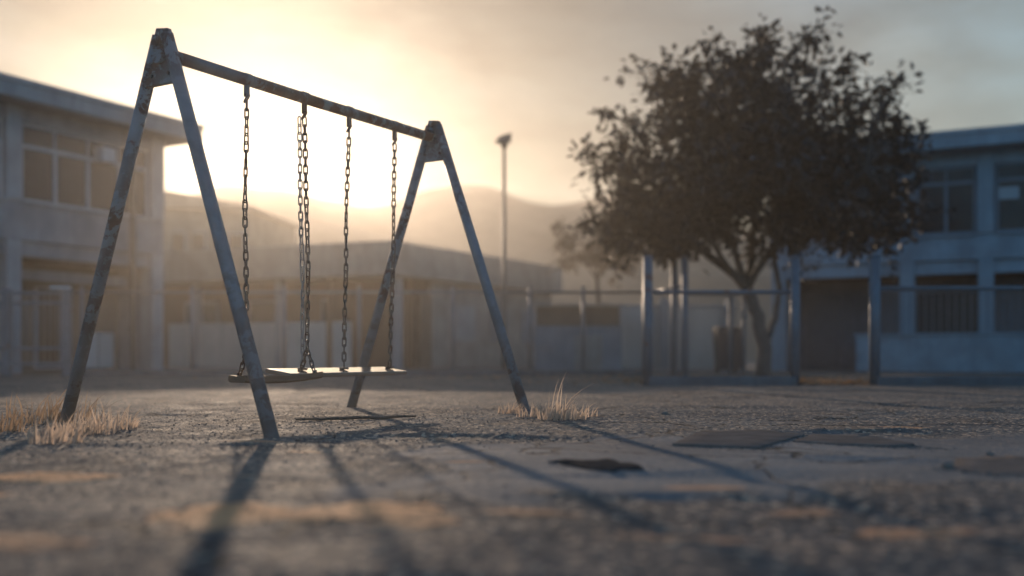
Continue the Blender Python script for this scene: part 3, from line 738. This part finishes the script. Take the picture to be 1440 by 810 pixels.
# ------------------------------------------------------------------ slabs and debris on the ground
def slab(name, label, cat, pts, h, mat, group=None, rough=.004):
    base = [G(*p) for p in pts]; c = sum(base, Vector((0, 0, 0)))/len(base)
    # densify the outline so that edges look broken
    out = []
    rr = random.Random(len(label))
    for a, b_ in zip(base, base[1:]+base[:1]):
        n = max(2, int((b_-a).length/.06))
        for k in range(n): out.append(a.lerp(b_, k/n)+Vector((rr.gauss(0, rough), rr.gauss(0, rough), 0)))
    zmin = min(gz(p.x, p.y) for p in out); zt = sum(gz(p.x, p.y) for p in out)/len(out)+.003
    mb = MB(); b0 = 0; n = len(out); rings = [(1, zmin-.03, 0), (1, zt+h*.75, 0), (.985, zt+h, 0), (.6, zt+h*1.05, 1), (.25, zt+h, 1)]
    for s, z, j in rings:
        for p in out:
            q = c+(p-c)*s; mb.v.append((q.x, q.y, z+(.0025*fb(q.x, q.y, 14, 3) if s < .99 else 0)))
    for k in range(len(rings)-1):
        for i in range(n): mb.f.append((k*n+i, k*n+(i+1) % n, (k+1)*n+(i+1) % n, (k+1)*n+i)); mb.sm.append(k > 1)
    mb.f.append(tuple((len(rings)-1)*n+i for i in range(n))); mb.sm.append(False)
    return tag(mb.build(name, M[mat]), label, cat, group)
SG = 'broken slabs lying on the yard'
slab('broken_slab', 'largest flat brown slab with a sharp dark edge, lying right of the long leg shadow', 'slab', [(945, 627), (1066, 632), (1132, 613), (1062, 607), (985, 609)], .006, 'slab', SG)
slab('broken_slab', 'smaller crumbling slab touching the large brown slab on its right side', 'slab', [(1112, 622), (1180, 626), (1252, 629), (1292, 627), (1215, 613), (1142, 612)], .005, 'slab', SG, .012)
slab('asphalt_patch', 'small blackish asphalt patch crossed by the long leg shadow', 'patch', [(783, 653), (830, 661), (862, 663), (893, 661), (905, 655), (872, 652), (850, 647), (815, 650), (792, 647)], .004, 'tar_and_shade', None, .016)
slab('broken_slab', 'low slab at the right picture edge with a pale stone at its corner', 'slab', [(1332, 662), (1400, 672), (1520, 676), (1540, 650), (1420, 644), (1350, 647)], .006, 'slab', SG, .01)
def rock(label, p, r, seed):
    rr = random.Random(seed); mb = MB(); n = 8; rings = [(-.5, .8), (0, 1), (.45, .8), (.75, .4)]
    for z, q in rings:
        for k in range(n):
            a = 2*math.pi*k/n; w = r*q*(.8+.4*rr.random()); mb.v.append((p.x+math.cos(a)*w*1.3, p.y+math.sin(a)*w, gz(p.x, p.y)+r*(z+.25)+r*.1*rr.random()))
    for k in range(len(rings)-1):
        for i in range(n): mb.f.append((k*n+i, k*n+(i+1) % n, (k+1)*n+(i+1) % n, (k+1)*n+i)); mb.sm.append(False)
    mb.f.append(tuple(3*n+i for i in range(n))); mb.sm.append(False)
    tag(mb.build('stone', M['stone']), label, 'stone', 'loose stones lying in the yard')
rock('pale stone at the corner of the slab by the right picture edge', G(1333, 660), .020, 1)
rock('small stone on the paving behind the feathery tuft, near the yard centre', G(935, 585), .022, 2)
rock('tiny stone resting behind the low slab at the right', G(1392, 640), .014, 3)
a, c = G(416, 594), G(585, 591)
mb = MB(); n = 10; rr = random.Random(3)
mb.tube([a.lerp(c, k/n)+Vector((0, rr.gauss(0, .015), gz(*a.lerp(c, k/n)[:2])+.012+.006*rr.random())) for k in range(n+1)], [.006+.006*math.sin(math.pi*(k+.5)/(n+1)) for k in range(n+1)], 7)
tag(mb.build('dry_stick', M['twig']), 'thin dry stick lying on the ground behind the seat shadows', 'stick')

# ------------------------------------------------------------------ air, sky, sun, camera
SUNPX, SUNPY = 368, 212
sd = Vector(((SUNPX-720)/F, 1, (YH-SUNPY)/F)).normalized()
elev = math.asin(sd.z); az = math.atan2(sd.x, sd.y)          # az: clockwise from +Y
HAZE = .0016
mb = MB(); mb.prism([(-306, -306), (306, -306), (306, 306), (-306, 306)], -1.6, 36)
m = bpy.data.materials.new('haze'); m.use_nodes = True; nt = m.node_tree; nt.nodes.clear()
out = nt.nodes.new('ShaderNodeOutputMaterial'); pv = nt.nodes.new('ShaderNodeVolumePrincipled')
pv.inputs['Density'].default_value = HAZE; pv.inputs['Anisotropy'].default_value = .735; pv.inputs['Color'].default_value = (.93, .87, .80, 1)
nt.links.new(pv.outputs[0], out.inputs['Volume'])
tag(mb.build('haze', m), 'pale evening haze filling the whole yard', 'haze', kind='stuff')

w = bpy.data.worlds.new('World'); S.world = w; w.use_nodes = True; nt = w.node_tree; nt.nodes.clear()
out = nt.nodes.new('ShaderNodeOutputWorld'); bg = nt.nodes.new('ShaderNodeBackground'); nt.links.new(bg.outputs[0], out.inputs[0])
sky = nt.nodes.new('ShaderNodeTexSky'); sky.sky_type = 'NISHITA'; sky.sun_disc = False
sky.sun_elevation = elev; sky.sun_rotation = az; sky.dust_density = 1.2; sky.air_density = 1.0; sky.ozone_density = 2.0
tc = nt.nodes.new('ShaderNodeTexCoord')
def cloud(scale, stretch, lo, hi, off=0):
    mp = nt.nodes.new('ShaderNodeMapping'); mp.inputs['Scale'].default_value = stretch; mp.inputs['Location'].default_value = (off, off*.7, 0)
    mp.inputs['Rotation'].default_value = (0, .12, 0)
    nt.links.new(tc.outputs['Generated'], mp.inputs[0])
    n = N(nt, 'ShaderNodeTexNoise', Scale=scale, Detail=6.0, Roughness=.52, Distortion=.3); nt.links.new(mp.outputs[0], n.inputs['Vector'])
    return ramp(nt, n.outputs[0], [(lo, 0), (hi, 1)])
c1 = cloud(2.6, (1, 1, 3.2), .40, .64, 1.3)
c2 = cloud(5.5, (1, 1, 2.6), .46, .72, 4.1)
hsv = N(nt, 'ShaderNodeHueSaturation', Saturation=.6, Value=.5); nt.links.new(sky.outputs[0], hsv.inputs['Color'])
cl = mixc(nt, c1, sky.outputs[0], hsv.outputs[0])
hs2 = N(nt, 'ShaderNodeHueSaturation', Saturation=.7, Value=1.3); nt.links.new(cl, hs2.inputs['Color'])
cl = mixc(nt, c2, cl, hs2.outputs[0])
# the sky itself turns from cream round the low sun to teal away from it
dp = N(nt, 'ShaderNodeVectorMath', operation='DOT_PRODUCT'); nrm = N(nt, 'ShaderNodeVectorMath', operation='NORMALIZE')
nt.links.new(tc.outputs['Generated'], nrm.inputs[0]); nt.links.new(nrm.outputs[0], dp.inputs[0]); dp.inputs[1].default_value = tuple(sd)
ac = N(nt, 'ShaderNodeMath', operation='ARCCOSINE'); nt.links.new(dp.outputs['Value'], ac.inputs[0])
dv = N(nt, 'ShaderNodeMath', operation='DIVIDE'); nt.links.new(ac.outputs[0], dv.inputs[0]); dv.inputs[1].default_value = math.pi
tint = ramp(nt, dv.outputs[0], [(0, (.33, .33, .30)), (.035, (.23, .245, .24)), (.07, (.115, .135, .142)), (.12, (.19, .22, .23)), (.17, (.60, .65, .63)), (.24, (1.12, 1.26, 1.16)), (.5, (.85, 1.42, 1.82)), (1, (.74, 1.4, 1.88))])
cl = mixc(nt, 1.0, cl, tint, 'MULTIPLY')
nt.links.new(cl, bg.inputs[0]); bg.inputs[1].default_value = .15

L = bpy.data.lights.new('sun', 'SUN'); L.energy = 5.0; L.angle = math.radians(.9); L.color = (1, .76, .55)
so = bpy.data.objects.new('sun', L); COL.objects.link(so); so.rotation_euler = (-sd).to_track_quat('-Z', 'Y').to_euler()

cd = bpy.data.cameras.new('camera'); co = bpy.data.objects.new('camera', cd); COL.objects.link(co); S.camera = co
co.location = (0, 0, CH); co.rotation_euler = (math.radians(90), 0, 0)
cd.sensor_width = 36; cd.lens = 36; cd.shift_y = (YH-405)/1440; cd.clip_start = .05; cd.clip_end = 3000
cd.dof.use_dof = True; cd.dof.focus_distance = 6.9; cd.dof.aperture_fstop = .66
S.view_settings.view_transform = 'Standard'; S.view_settings.look = 'None'; S.view_settings.gamma = 1; S.view_settings.exposure = -0.15
S.view_settings.use_curve_mapping = False
S.render.engine = 'CYCLES'
S.cycles.use_denoising = True
S.cycles.max_bounces = 8; S.cycles.volume_bounces = 0; S.cycles.transparent_max_bounces = 8
print('tree faces', nl, 'elev', math.degrees(elev), 'az', math.degrees(az))
